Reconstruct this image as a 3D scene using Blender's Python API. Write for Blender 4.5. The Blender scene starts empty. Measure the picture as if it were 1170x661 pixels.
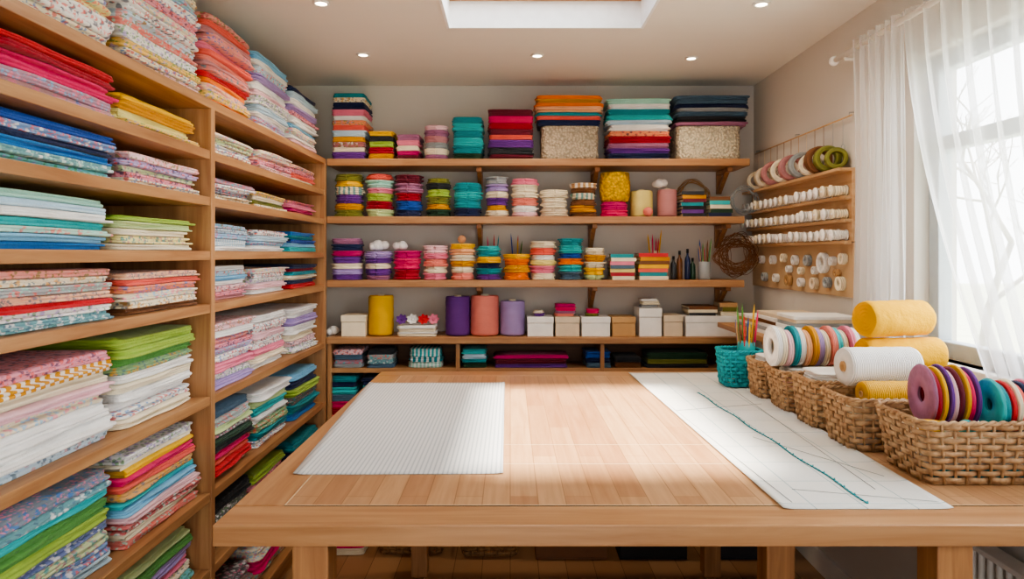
import bpy, math, random
from mathutils import Vector, Matrix
random.seed(7)
F=780.0; CX=583.0; HY=290.0; CH=1.45
def PX(x,Y): return (x-CX)*Y/F
def PZ(y,Y): return CH-(y-HY)*Y/F
pi=math.pi
coll=bpy.context.scene.collection
# ---------------------------------------------------------------- colours
PAL=dict(white='#f4f2ee',cream='#f0e4c8',pale_yellow='#f3e48e',yellow='#f2bd08',golden='#eab000',mustard='#d6960f',orange='#f07c1a',
 peach='#f3b78a',coral='#ea6557',salmon='#ec8a7c',pink='#ec839e',pale_pink='#f4c6cd',hot_pink='#e0226a',magenta='#c0146a',
 red='#cb1f29',crimson='#a5132d',maroon='#701c32',dusty_pink='#c98b8e',mauve='#a66e8f',purple='#6a338f',lavender='#ab95cd',
 navy='#172650',royal_blue='#1b4fa4',blue='#2a79c0',sky_blue='#80bfe4',pale_blue='#bedaea',teal='#0f909b',turquoise='#36b9bd',
 mint='#a8dccb',green='#5b9747',lime='#a0be4c',pale_green='#c8da9e',olive='#7b7c31',dark_green='#244631',brown='#7a4e2c',
 tan='#c49b6a',grey='#9ca2a5',slate='#4e6a80',charcoal='#2e3137',black='#131417',beige='#dccbb1')
def lin(h):
    if isinstance(h,(tuple,list)): return tuple(h)[:3]+(1,)
    h=h.lstrip('#'); r=[]
    for i in (0,2,4):
        c=int(h[i:i+2],16)/255; r.append(c/12.92 if c<=.04045 else ((c+.055)/1.055)**2.4)
    return tuple(r)+(1,)
def col(n): return lin(PAL.get(n,n))
MC={}
def base_mat(key,rough=.6):
    m=bpy.data.materials.new(key); m.use_nodes=True
    nt=m.node_tree; b=nt.nodes['Principled BSDF']; b.inputs['Roughness'].default_value=rough
    return m,nt,b
def N(nt,t,**k):
    n=nt.nodes.new(t)
    for a,v in k.items():
        if a in n.inputs: n.inputs[a].default_value=v
        else: setattr(n,a,v)
    return n
def L(nt,a,b): nt.links.new(a,b)
def mixc(nt,fac,c1,c2):
    m=nt.nodes.new('ShaderNodeMix'); m.data_type='RGBA'
    if hasattr(fac,'links'): L(nt,fac,m.inputs[0])
    else: m.inputs[0].default_value=fac
    for i,c in ((6,c1),(7,c2)):
        if hasattr(c,'links'): L(nt,c,m.inputs[i])
        else: m.inputs[i].default_value=c
    return m.outputs[2]
def ramp(nt,fac,stops,const=False):
    r=nt.nodes.new('ShaderNodeValToRGB'); e=r.color_ramp
    if const: e.interpolation='CONSTANT'
    while len(e.elements)<len(stops): e.elements.new(.5)
    for i,(p,c) in enumerate(stops): e.elements[i].position=p; e.elements[i].color=c
    L(nt,fac,r.inputs[0]); return r.outputs[0]
def bump(nt,b,h,strength=.3,dist=.004):
    bp=nt.nodes.new('ShaderNodeBump'); bp.inputs['Strength'].default_value=strength; bp.inputs['Distance'].default_value=dist
    L(nt,h,bp.inputs['Height']); L(nt,bp.outputs[0],b.inputs['Normal'])
def g1(v): return (v,v,v,1)
def cloth_mat(c,pat='p',var=0):
    key='cloth_%s_%s%d'%(c,pat,var)
    if key in MC: return MC[key]
    m,nt,b=base_mat(key,.92); MC[key]=m
    rs=random.Random(key)
    tc=N(nt,'ShaderNodeTexCoord'); co=tc.outputs['Object']
    n=N(nt,'ShaderNodeTexNoise',Scale=9.0,Detail=3.0); L(nt,co,n.inputs['Vector'])
    bc=col(c)
    if pat=='f' and c not in('white','cream'): bc=tuple(x*.8+.2*w for x,w in zip(bc[:3],(.85,.8,.75)))+(1,)
    dk=tuple(x*.74 for x in bc[:3])+(1,)
    base=mixc(nt,n.outputs[0],dk,tuple(min(1,x*1.12) for x in bc[:3])+(1,))
    if pat in 'fd':
        o=rs.choice([('pink','sky_blue'),('coral','mint'),('teal','dusty_pink'),('blue','pink'),('salmon','olive'),('lavender','green'),('mustard','slate'),('dusty_pink','slate'),('turquoise','coral'),('crimson','green'),('navy','coral')])
        if c in('navy','red','royal_blue','teal','blue','crimson','black','charcoal','purple'): o=('white',o[1])
        if c in('white','cream') and rs.random()<.35: o=('red','blue')
        sc=rs.uniform(36,52) if pat=='f' else 90
        mpn=N(nt,'ShaderNodeTexNoise',Scale=60.0); L(nt,co,mpn.inputs['Vector'])
        for i,oc in enumerate(o if pat=='f' else ['white' if c not in('white','cream') else o[0]]):
            mp=N(nt,'ShaderNodeMapping'); mp.inputs['Location'].default_value=(i*.37,i*.21,i*.5); L(nt,co,mp.inputs[0])
            vm=N(nt,'ShaderNodeVectorMath',operation='MULTIPLY_ADD'); L(nt,mpn.outputs['Color'],vm.inputs[0]); vm.inputs[1].default_value=(.012,)*3; L(nt,mp.outputs[0],vm.inputs[2])
            v=N(nt,'ShaderNodeTexVoronoi',Scale=sc*(1+.5*i)); L(nt,vm.outputs[0],v.inputs['Vector'])
            k=.72
            f=ramp(nt,v.outputs['Distance'],[(0,g1(k)),(.28,g1(k)),(.42,g1(0))])
            base=mixc(nt,f,base,col(oc))
    if pat in 'sc':
        oc='white' if c not in('white','cream') else rs.choice(['sky_blue','pink','navy','teal','red'])
        w=N(nt,'ShaderNodeTexWave',Scale=rs.uniform(9,16)); w.bands_direction='X'; L(nt,co,w.inputs['Vector'])
        f=ramp(nt,w.outputs[0],[(0,g1(0)),(.55,g1(.75))],True)
        base=mixc(nt,f,base,col(oc))
    L(nt,base,b.inputs['Base Color'])
    if c!='golden': b.inputs['Sheen Weight'].default_value=.1
    n2=N(nt,'ShaderNodeTexNoise',Scale=30.0,Detail=4.0,Roughness=.6); L(nt,co,n2.inputs['Vector'])
    bump(nt,b,n2.outputs[0],.7,.009)
    return m
def plain(key,c,rough=.5,metal=0,noise=.12,nscale=20,bstr=0):
    if key in MC: return MC[key]
    m,nt,b=base_mat(key,rough); MC[key]=m; bc=col(c)
    tc=N(nt,'ShaderNodeTexCoord'); n=N(nt,'ShaderNodeTexNoise',Scale=float(nscale),Detail=3.0); L(nt,tc.outputs['Object'],n.inputs['Vector'])
    L(nt,mixc(nt,n.outputs[0],tuple(x*(1-noise) for x in bc[:3])+(1,),tuple(min(1,x*(1+noise)) for x in bc[:3])+(1,)),b.inputs['Base Color'])
    b.inputs['Metallic'].default_value=metal
    if bstr: bump(nt,b,n.outputs[0],bstr,.003)
    return m
def P(c,rough=.5): return plain('plain_%s_%s'%(c,rough),c,rough)
def wood(axis,c1='#976844',c2='#bf9366',rough=.42,tag=''):
    key='wood_%s%s'%(axis,tag)
    if key in MC: return MC[key]
    m,nt,b=base_mat(key,rough); MC[key]=m
    tc=N(nt,'ShaderNodeTexCoord'); mp=N(nt,'ShaderNodeMapping'); L(nt,tc.outputs['Object'],mp.inputs[0])
    s=[22,22,22]; s['XYZ'.index(axis)]=1.3; mp.inputs['Scale'].default_value=s
    n=N(nt,'ShaderNodeTexNoise',Scale=1.6,Detail=6.0,Roughness=.6,Distortion=.6); L(nt,mp.outputs[0],n.inputs['Vector'])
    L(nt,ramp(nt,n.outputs[0],[(.3,lin(c1)),(.7,lin(c2))]),b.inputs['Base Color'])
    bump(nt,b,n.outputs[0],.12,.002)
    return m
def thread(c,ridge=60):
    key='thread_%s'%c
    if key in MC: return MC[key]
    m,nt,b=base_mat(key,.7); MC[key]=m; bc=col(c)
    tc=N(nt,'ShaderNodeTexCoord')
    w=N(nt,'ShaderNodeTexWave',Scale=float(ridge),Distortion=1.5,Detail=2.0); w.bands_direction='Z'; L(nt,tc.outputs['Object'],w.inputs['Vector'])
    L(nt,mixc(nt,w.outputs[0],tuple(x*.68 for x in bc[:3])+(1,),tuple(min(1,x*1.1) for x in bc[:3])+(1,)),b.inputs['Base Color'])
    bump(nt,b,w.outputs[0],.6,.003); return m
# ---------------------------------------------------------------- mesh tools
class MB:
    def __init__(s): s.v=[]; s.f=[]
    def add(s,v,f):
        o=len(s.v); s.v+= [tuple(p) for p in v]; s.f+=[tuple(i+o for i in q) for q in f]; return s
    def box(s,x0,x1,y0,y1,z0,z1):
        v=[(x0,y0,z0),(x1,y0,z0),(x1,y1,z0),(x0,y1,z0),(x0,y0,z1),(x1,y0,z1),(x1,y1,z1),(x0,y1,z1)]
        return s.add(v,[(0,3,2,1),(4,5,6,7),(0,1,5,4),(1,2,6,5),(2,3,7,6),(3,0,4,7)])
    def tube(s,pts,r,sides=6,closed=False,rz=None,taper=None):
        pts=[Vector(p) for p in pts]; n=len(pts); rz=rz or r; V=[];Fc=[]
        for i,p in enumerate(pts):
            a=pts[(i-1)%n] if (closed or i>0) else p; b=pts[(i+1)%n] if (closed or i<n-1) else p
            t=(b-a); t=t.normalized() if t.length>1e-9 else Vector((0,0,1))
            up=Vector((0,0,1)) if abs(t.z)<.95 else Vector((1,0,0))
            sd=t.cross(up).normalized(); u2=sd.cross(t).normalized()
            k=1 if taper is None else 1+(taper-1)*i/max(1,n-1)
            for j in range(sides):
                q=2*pi*j/sides; V.append(p+sd*math.cos(q)*r*k+u2*math.sin(q)*rz*k)
        m=n if closed else n-1
        for i in range(m):
            for j in range(sides):
                a=i*sides+j; b=i*sides+(j+1)%sides; c=((i+1)%n)*sides+(j+1)%sides; d=((i+1)%n)*sides+j
                Fc.append((a,b,c,d))
        if not closed: Fc.append(tuple(range(sides))[::-1]); Fc.append(tuple((n-1)*sides+j for j in range(sides)))
        return s.add(V,Fc)
    def lathe(s,prof,seg=24,mod=None,close=False):
        V=[];Fc=[];n=len(prof)
        for i,(r,z) in enumerate(prof):
            for j in range(seg):
                q=2*pi*j/seg; rr=r if mod is None else mod(r,z,q)
                V.append((rr*math.cos(q),rr*math.sin(q),z))
        for i in range(n if close else n-1):
            for j in range(seg):
                i2=(i+1)%n
                Fc.append((i*seg+j,i*seg+(j+1)%seg,i2*seg+(j+1)%seg,i2*seg+j))
        if not close:
            if prof[0][0]>1e-5: Fc.append(tuple(range(seg))[::-1])
            if prof[-1][0]>1e-5: Fc.append(tuple((n-1)*seg+j for j in range(seg)))
        return s.add(V,Fc)
    def xform(s,M,start=0):
        for i in range(start,len(s.v)): s.v[i]=tuple(M@Vector(s.v[i]))
        return s
def obj(name,mb,mat,smooth=True,parent=None,loc=(0,0,0),rot=(0,0,0),label=None,cat=None,group=None,kind=None,bevel=0):
    me=bpy.data.meshes.new(name); me.from_pydata(mb.v,[],mb.f); me.update()
    if smooth: me.polygons.foreach_set('use_smooth',[True]*len(me.polygons))
    for q in (mat if isinstance(mat,list) else [mat]): me.materials.append(q)
    o=bpy.data.objects.new(name,me); coll.objects.link(o); o.location=loc; o.rotation_euler=rot
    if parent: o.parent=parent
    if label: o['label']=label
    if cat: o['category']=cat
    if group: o['group']=group
    if kind: o['kind']=kind
    if bevel:
        b=o.modifiers.new('Bevel','BEVEL'); b.width=bevel; b.segments=2; b.limit_method='ANGLE'
    return o
def empty(name,loc,label,cat,rot=(0,0,0),group=None):
    o=bpy.data.objects.new(name,None); coll.objects.link(o); o.location=loc; o.rotation_euler=rot; o.empty_display_size=.05
    o['label']=label; o['category']=cat
    if group:o['group']=group
    return o
def boxobj(name,x0,x1,y0,y1,z0,z1,mat,bevel=.003,**k):
    return obj(name,MB().box(x0,x1,y0,y1,z0,z1),mat,smooth=False,bevel=bevel,**k)
def rrect(w,d,r,ks=5,kc=4):
    r=min(r,w/2-.001,d/2-.001); out=[]
    cs=[(w/2-r,d/2-r,0),(-w/2+r,d/2-r,pi/2),(-w/2+r,-d/2+r,pi),(w/2-r,-d/2+r,3*pi/2)]
    for i,(cx,cy,a0) in enumerate(cs):
        for j in range(kc+1):
            a=a0+j*pi/2/kc; out.append((cx+r*math.cos(a),cy+r*math.sin(a),math.cos(a),math.sin(a)))
        nx,ny,na=cs[(i+1)%4]; e=(nx+r*math.cos(na),ny+r*math.sin(na)); l=out[-1]
        for j in range(1,ks):
            t=j/ks; out.append((l[0]+(e[0]-l[0])*t,l[1]+(e[1]-l[1])*t,l[2],l[3]))
    return out
def fold_mesh(w,d,h,lobes,rs,z0=0,rad=.03,ks=8,uneven=.004,fieldseed=0,amax=.0014):
    """folded textile: stacked rounded folds with wavy outline, gently sagging with the pile below"""
    P_=rrect(w,d,rad,ks,3 if rad<.05 else 6); n=len(P_)
    fr=random.Random(fieldseed); f1,f2,p1,p2=fr.uniform(9,16),fr.uniform(9,16),fr.uniform(0,6),fr.uniform(0,6)
    fr_=[rs.uniform(.75,1.3) for _ in range(lobes)]; t_=sum(fr_); hh=[h*x/t_ for x in fr_]
    ph=[]; zc=0
    wv=[(rs.uniform(.3,1),rs.randint(1,5),rs.uniform(0,6.3)) for _ in range(lobes+1)]
    for i in range(lobes):
        lh=hh[i]; o=[rs.uniform(-1,1)*uneven*.7,rs.uniform(0,6.3),rs.uniform(1,4),rs.uniform(0,6.3)]
        g=min(lh*.5,.011)
        for k,(ins,zz) in enumerate(((g,.0),(.25*g,.14),(0,.42),(.02*g,.64),(.3*g,.88))):
            ph.append((o,ins,zc+zz*lh,k,i if k==0 else -1))
        zc+=lh
    ph.append(([0,0,1,0],min(hh[-1]*.5,.011),h,0,-1))
    V=[]
    def disp(x,y,z):
        a=min((z0+z)*.06,amax)
        return a*(.6*math.sin(x*f1+p1)+.6*math.sin(y*f2+p2)-.5*((2*x/w)**4+(2*y/d)**4))
    for (x,y,nx,ny) in P_: V.append((x*.5,y*.5,disp(x*.5,y*.5,0)))
    for (o,ins,z,k,gi) in ph:
        for idx,(x,y,nx,ny) in enumerate(P_):
            th=idx*2*pi/n
            of=(o[0]+uneven*.45*math.sin(th*round(o[2])+o[1])+uneven*.25*math.sin(th*(round(o[2])*2+3)+o[3]))*(.35 if k==0 else 1)
            q=ins-of+uneven*.6
            X=x-nx*q; Y=y-ny*q
            dz=0
            if gi>0: dz=h/lobes*.16*wv[gi][0]*math.sin(th*wv[gi][1]+wv[gi][2])
            V.append((X,Y,z+dz+disp(X,Y,z)))
    for (x,y,nx,ny) in P_: V.append((x*.6,y*.6,h+disp(x*.6,y*.6,h)))
    V.append((0,0,disp(0,0,h)+h)); V.append((0,0,disp(0,0,0)))
    nr=len(ph)+2; Fc=[]
    for i in range(nr-1):
        for j in range(n):
            Fc.append((i*n+j,i*n+(j+1)%n,(i+1)*n+(j+1)%n,(i+1)*n+j))
    c=nr*n
    for j in range(n):
        Fc.append(((nr-1)*n+j,(nr-1)*n+(j+1)%n,c)); Fc.append((j,c+1,(j+1)%n))
    mb=MB(); mb.v=V; mb.f=Fc; return mb
PATN={'p':'','f':'floral ','s':'striped ','d':'dotted ','c':'striped '}
SID=[0]
def stack(cx,cy,base,w,d,Ht,spec,where,rot=0,rad=.025,name='folded_fabric',cat='fabric',group=None,word='folded fabric',jit=.006,lob=None,uneven=.004,rj=.02,jd=0,pf=0):
    SID[0]+=1; rs=random.Random(SID[0]*13+5)
    items=[s.strip() for s in spec.split(',')][::-1]
    hs=[rs.uniform(.75,1.3) for _ in items]; t=sum(hs); hs=[x*Ht/t for x in hs]
    z=0
    for s,h in zip(items,hs):
        c,_,p=s.partition(':'); p=p or ('f' if rs.random()<pf else 'p')
        lb=lob or (1 if h<.010 else 2 if h<.020 else 3 if h<.030 else 4)
        ww=w*rs.uniform(.94,1.0); dd=d*rs.uniform(.95,1.0)
        mb=fold_mesh(ww,dd,h-.0014,lb,rs,z,rad,fieldseed=SID[0],uneven=uneven)
        obj(name,mb,cloth_mat(c,p,rs.randrange(3) if p=='f' else 0),loc=(cx+rs.uniform(-jit,jit)+rs.uniform(-jd,jd*.3),cy+rs.uniform(-jit,jit),base+z+.0012),rot=(0,0,rot+rs.uniform(-rj,rj)),
            label='%s %s%s %s'%(c.replace('_',' '),PATN[p],word,where),cat=cat,group=group)
        z+=h
    return base+Ht
# ---------------------------------------------------------------- room
wallm=plain('wall_paint','#d6d0c7',.9,0,.03,3,.05)
ceilm=plain('ceiling_paint','#e9e5dc',.95,0,.03,3)
trimm=plain('trim_white','#eeece6',.5,0,.03)
WX=1.42; LX=-1.46; BY=3.98; CZ=2.43; Y0=-1.6
mb=MB().box(LX-.1,WX+.15,Y0,BY+.1,-.1,0)
m,nt,b=base_mat('floor_boards',.4)
tc=N(nt,'ShaderNodeTexCoord'); mp=N(nt,'ShaderNodeMapping'); L(nt,tc.outputs['Object'],mp.inputs[0]); mp.inputs['Rotation'].default_value=(0,0,pi/2)
br=N(nt,'ShaderNodeTexBrick',Scale=1.0,**{'Mortar Size':.0015,'Brick Width':1.2,'Row Height':.13}); L(nt,mp.outputs[0],br.inputs['Vector'])
br.inputs['Color1'].default_value=lin('#a37a54'); br.inputs['Color2'].default_value=lin('#b58f6a'); br.inputs['Mortar'].default_value=lin('#6d4a2c')
L(nt,br.outputs[0],b.inputs['Base Color'])
obj('floor',mb,m,False,kind='structure')
obj('wall_back',MB().box(LX-.1,WX+.15,BY,BY+.1,0,CZ),wallm,False,kind='structure')
obj('wall_left',MB().box(LX-.1,LX,Y0,BY,0,CZ),wallm,False,kind='structure')
DX0,DX1,DZ=-.55,.95,2.1
obj('wall_front_unseen',MB().box(LX-.1,DX0,Y0-.1,Y0,0,CZ).box(DX1,WX+.15,Y0-.1,Y0,0,CZ).box(DX0,DX1,Y0-.1,Y0,DZ,CZ),wallm,False,kind='structure')  # unseen wall, added with an opening to limit sky fill from behind
WY0,WY1,WZ0,WZ1=.75,2.40,1.10,2.13
mb=MB().box(WX,WX+.15,Y0,WY0,0,CZ).box(WX,WX+.15,WY1,BY,0,CZ).box(WX,WX+.15,WY0,WY1,0,WZ0).box(WX,WX+.15,WY0,WY1,WZ1,CZ)
obj('wall_right',mb,wallm,False,kind='structure')
SX0,SX1,SY0,SY1=-.275,.577,1.75,2.96
mb=MB().box(LX-.1,SX0,Y0,BY,CZ,CZ+.12).box(SX1,WX+.15,Y0,BY,CZ,CZ+.12).box(SX0,SX1,Y0,SY0,CZ,CZ+.12).box(SX0,SX1,SY1,BY,CZ,CZ+.12)
obj('ceiling',mb,ceilm,False,kind='structure')
mb=MB(); t=.012
mb.box(SX0,SX0+t,SY0,SY1,CZ-.004,CZ+.16).box(SX1-t,SX1,SY0,SY1,CZ-.004,CZ+.16).box(SX0+t,SX1-t,SY0,SY0+t,CZ-.004,CZ+.16).box(SX0+t,SX1-t,SY1-t,SY1,CZ-.004,CZ+.16)
sk=obj('window_2',mb,plain('skylight_lining','#f8f8f6',.6),False,kind='structure')
mb=MB(); a=.05
x0,x1,y0,y1=SX0+t,SX1-t,SY0+t,SY1-t
mb.box(x0,x0+a,y0,y1,CZ+.11,CZ+.15).box(x1-a,x1,y0,y1,CZ+.11,CZ+.15).box(x0+a,x1-a,y0,y0+a,CZ+.11,CZ+.15).box(x0+a,x1-a,y1-a,y1,CZ+.11,CZ+.15)
obj('sash',mb,wood('X',tag='sash'),False,parent=sk,bevel=.003)
def glassm():
    if 'glass' in MC: return MC['glass']
    m=bpy.data.materials.new('window_glass'); m.use_nodes=True; nt=m.node_tree; nt.nodes.clear()
    o=N(nt,'ShaderNodeOutputMaterial'); tr=N(nt,'ShaderNodeBsdfTransparent'); gl=N(nt,'ShaderNodeBsdfGlossy',Roughness=.02); mx=N(nt,'ShaderNodeMixShader',Fac=.06)
    L(nt,tr.outputs[0],mx.inputs[1]); L(nt,gl.outputs[0],mx.inputs[2]); L(nt,mx.outputs[0],o.inputs[0]); MC['glass']=m; return m
obj('pane',MB().box(x0+a,x1-a,y0+a,y1-a,CZ+.128,CZ+.132),glassm(),False,parent=sk)
fm=plain('window_frame','#b4bcc0',.45); fx0,fx1=WX+.05,WX+.10; e=.055
mb=MB().box(fx0,fx1,WY0,WY0+e,WZ0,WZ1).box(fx0,fx1,WY1-e,WY1,WZ0,WZ1).box(fx0,fx1,WY0+e,WY1-e,WZ0,WZ0+e).box(fx0,fx1,WY0+e,WY1-e,WZ1-e,WZ1)
mb.box(fx0,fx1,1.60,1.66,WZ0+e,WZ1-e); tz=1.80
for ya,yb in((WY0+e,1.60),(1.66,WY1-e)): mb.box(fx0,fx1,ya,yb,tz,tz+.05)
w1=obj('window_1',mb,fm,False,kind='structure',bevel=.004)
mb=MB()
for ya,yb in((WY0+e,1.60),(1.66,WY1-e)):
    mb.box(fx0+.02,fx0+.024,ya,yb,WZ0+e,tz).box(fx0+.02,fx0+.024,ya,yb,tz+.05,WZ1-e)
obj('pane',mb,glassm(),False,parent=w1)
obj('trim_1',MB().box(WX-.03,WX+.05,WY0-.03,WY1+.03,WZ0-.03,WZ0),trimm,False,kind='structure',bevel=.004)
obj('baseboard_right',MB().box(WX-.014,WX,Y0,BY,0,.1),trimm,False,kind='structure',bevel=.003)
obj('baseboard_back',MB().box(LX,WX-.014,BY-.014,BY,0,.1),trimm,False,kind='structure',bevel=.003)
# ---------------------------------------------------------------- left shelving unit
UX0,UX1=-1.445,-1.0; UY0,UYM,UY1=.86,2.29,3.70; TH=.03
LV=dict(A=1.965,B=1.795,C=1.640,D=1.460,E=1.283,F=.975,G=.655,H=.40,I=.10)
un=empty('shelving_unit',(0,0,0),'tall oak shelving unit crammed with folded fabrics','shelving')
for k,z in LV.items():
    for ya,yb in((UY0+.03,UYM-.015),(UYM+.015,UY1-.03)):
        if k!='A': boxobj('shelf_board',UX0+.01,UX1,ya,yb,z-TH,z,wood('Y'),.002,parent=un)
boxobj('top_board',UX0,UX1+.002,UY0,UY1,1.965-TH,1.965,wood('Y'),.002,parent=un)
for ya,yb in((UY0,UY0+.03),(UYM-.015,UYM+.015),(UY1-.03,UY1)):
    boxobj('side_panel',UX0+.01,UX1+.004,ya,yb,0,1.965-TH,wood('Z'),.002,parent=un)
boxobj('back_panel',UX0,UX0+.01,UY0,UY1,0,1.965-TH,wood('Z'),.001,parent=un)
boxobj('plinth',UX0+.05,UX1-.02,UY0+.03,UYM-.015,0,.07,wood('Y'),.001,parent=un)
boxobj('plinth',UX0+.05,UX1-.02,UYM+.015,UY1-.03,0,.07,wood('Y'),.001,parent=un)
FR={'s2':(1.345,1.79),'s1':(1.81,2.262),'f1':(2.32,2.745),'f2':(2.77,3.19),'f3':(3.215,3.655)}
S={}
S['A','s2']=(.30,'white:f,cream:f,mint:f,white:f,pale_yellow:f,white:f,cream:f')
S['A','s1']=(.315,'cream:f,sky_blue:f,white:f,pink:f,cream:f,white:f,pale_blue:f,coral:f,white:f,yellow:f,cream:f,pale_pink:f')
S['A','f1']=(.335,'salmon,coral,dusty_pink,salmon:f,pink,coral,salmon,dusty_pink,coral,red,orange,peach:f,yellow:f,orange')
S['A','f2']=(.33,'sky_blue,white,pale_blue:f,lavender,white,pale_pink,white:f,pale_blue,white,lavender:f,cream')
S['A','f3']=(.30,'navy,pale_blue,white,lavender,pink:f,white,sky_blue,cream:f,white,pale_pink')
S['B','s2']=(.118,'red,crimson,hot_pink,hot_pink,mauve,dusty_pink')
S['B','s1']=(.092,'yellow,mustard,pale_yellow,yellow:f')
S['B','f1']=(.085,'cream:f,pale_green:f,white:f,cream:f')
S['B','f2']=(.085,'cream:f,peach:f,pink:f,pale_pink:f')
S['B','f3']=(.09,'peach,pink:f,coral,cream')
S['C','s2']=(.112,'royal_blue,blue,navy,blue,teal,turquoise:f')
S['C','s1']=(.09,'pale_pink:f,lavender:f,pale_green:f,pink:f,cream:f')
S['C','f1']=(.08,'mauve:f,white:f,slate,cream:f')
S['C','f2']=(.07,'yellow,cream,olive,cream')
S['C','f3']=(.07,'hot_pink,pink,magenta,salmon')
S['D','s2']=(.128,'mint,pale_blue,white,turquoise,mint:f,sky_blue,blue')
S['D','s1']=(.098,'lime,pale_green,cream,pale_yellow,cream')
S['D','f1']=(.105,'sky_blue,pale_blue:f,sky_blue:f,pale_blue:s,white')
S['D','f2']=(.09,'white,pale_blue,sky_blue,white')
S['D','f3']=(.1,'blue,teal,royal_blue,sky_blue,turquoise')
S['E','s2']=(.135,'salmon:f,cream:f,grey:f,peach:f,red,white:f,teal:f')
S['E','s1']=(.12,'peach:f,coral,orange:f,cream:f,cream:f,brown')
S['E','f1']=(.13,'white,pale_blue:f,sky_blue,white,pale_pink:f,pink:f,dusty_pink')
S['E','f2']=(.11,'cream,white,white:f,pale_pink,white')
S['E','f3']=(.12,'navy,crimson,teal,cream,navy,red')
S['F','s2']=(.235,'pink:f,mustard:s,cream,pale_pink,cream,white,white,pale_blue:f')
S['F','s1']=(.252,'lime,lime,green,green,white,cream,white,white,white:f,cream')
S['F','f1']=(.235,'pale_pink:f,white,salmon:f,pink:f,lavender:f,white:f,pink,white,lavender')
S['F','f2']=(.22,'white,white:f,pale_pink,white:f,pink,cream,white')
S['F','f3']=(.22,'white,lavender,white,cream,pale_pink:f,white')
S['G','s2']=(.245,'slate,teal,turquoise,green,lime,royal_blue:f,pale_green:f,blue:f,pale_blue')
S['G','s1']=(.262,'white,cream,yellow,hot_pink,coral,mustard,turquoise,sky_blue,pale_pink,red:f,cream,coral')
S['G','f1']=(.25,'slate,grey,pale_green,charcoal,dark_green,black,hot_pink,coral,red,cream')
S['G','f2']=(.235,'white,pale_green,turquoise,white,green,teal,white')
S['G','f3']=(.22,'sky_blue,navy,lime,dark_green,teal,blue')
S['H','s2']=(.15,'white,cream,pale_green:f,white')
S['H','s1']=(.17,'pale_green,green,lavender,pink,cream,turquoise:f')
S['H','f1']=(.18,'black,charcoal,navy,charcoal')
S['H','f2']=(.15,'lime,pink:f,pale_green,salmon')
S['H','f3']=(.15,'teal,navy,slate')
S['I','f1']=(.14,'charcoal,brown,black')
S['I','f2']=(.15,'cream,hot_pink,tan')
for (lv,sl),(h,spec) in S.items():
    ya,yb=FR[sl]; dp=.37 if lv!='H' else .36; inn=.012
    if lv=='F' and sl=='s1': inn=-.005
    stack(UX1-.012-dp/2-random.uniform(0,.018),(ya+yb)/2,LV[lv],yb-ya-inn,dp,h*random.uniform(.95,1),spec,'on tall wooden shelving',rot=pi/2,group='folded fabrics on the shelving unit',rad=random.choice([.018,.025,.04]),uneven=.013,jit=.003,rj=.014,jd=.016,pf=.22)
# ---------------------------------------------------------------- back wall shelves
BF=3.70
SH={1:1.967,2:1.654,3:1.308}
BRX={1:[547,683,835],2:[547,680,833],3:[547,680,833]}
for i,z in SH.items():
    e_=empty('wall_shelf',(0,BY,z),'long oak wall shelf with wooden brackets','shelf')
    boxobj('shelf_board',-.995,1.30 if i==1 else 1.27,BF-BY,-.001,-.038,0,wood('X'),.003,parent=e_)
    for bx in BRX[i]:
        X=PX(bx,3.75); mb=MB()
        mb.box(X-.014,X+.014,-.025,-.001,-.17,-.04).box(X-.014,X+.014,-.22,-.025,-.062,-.04)
        n0=len(mb.v); mb.box(-.012,.012,-.105,.105,-.011,.011)
        mb.xform(Matrix.Translation((X,-.105,-.098))@Matrix.Rotation(-.62,4,'X'),n0)
        obj('bracket',mb,wood('Z',tag='d',c1='#845634',c2='#b18050'),False,parent=e_,bevel=.002)
sb=empty('sideboard',(0,BY,0),'long low wooden sideboard with open compartments','sideboard')
boxobj('worktop',-.995,1.27,BF-BY-.01,-.001,.964,.999,wood('X'),.003,parent=sb)
for z in(.829,.50,.10): boxobj('shelf_board',-.995,1.25,BF-BY+.01,-.016,z-.025,z,wood('X'),.002,parent=sb)
for X in(-.983,-.285,.50,1.24): boxobj('side_panel',X-.011,X+.011,BF-BY+.005,-.016,0,.963,wood('Z'),.002,parent=sb)
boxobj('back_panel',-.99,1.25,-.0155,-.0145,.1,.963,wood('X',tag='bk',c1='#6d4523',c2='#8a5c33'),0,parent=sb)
def bstack(x0,x1,ytop,shelf,spec,rad=.02,name='folded_fabric',word='folded fabric',d=.22,yoff=0,base=None,lob=None,uneven=.006,group=None):
    Yf=3.715+yoff; z=SH.get(shelf,{4:.999,5:.829,6:.50}.get(shelf)); where='on the long wall shelf'
    if name=='folded_fabric':
        if shelf==1: name,word,group='folded_blanket','folded blanket','folded fabrics on the top wall shelf'  # top shelf piles are folded fabric like the rest, only named apart
        elif shelf in(5,6): name,word,group,where='folded_towel','folded towel','folded fabrics in the sideboard','in the wooden sideboard'  # sideboard piles are ordinary folded fabric too
        else: group='folded fabrics on the sideboard'
    if base: z=base
    w=PX(x1,Yf)-PX(x0,Yf)-.006; d=min(d,.245)
    Ht=PZ(ytop,Yf)-z
    return stack((PX(x1,Yf)+PX(x0,Yf))/2,Yf+d/2,z,w,d,Ht,spec,where,rad=rad,name=name,word=word,jit=.002,rj=.02,lob=lob,group=group,uneven=uneven,cat='blanket' if 'blanket' in name else 'towel' if 'towel' in name else 'fabric')
R=.068
bstack(377,418,106,1,'teal,cream:f,navy,pink,white,orange:f,coral,pale_blue,mustard,crimson:f,cream,purple',d=.24)
bstack(419,450,149,1,'yellow,charcoal,lime,crimson,mustard')
bstack(451,480,153,1,'mauve,pink,cream,magenta,maroon')
kw=dict(name='rolled_fabric',word='rolled fabric bundle',group='rolled fabric bundles on the wall shelves')
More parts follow.
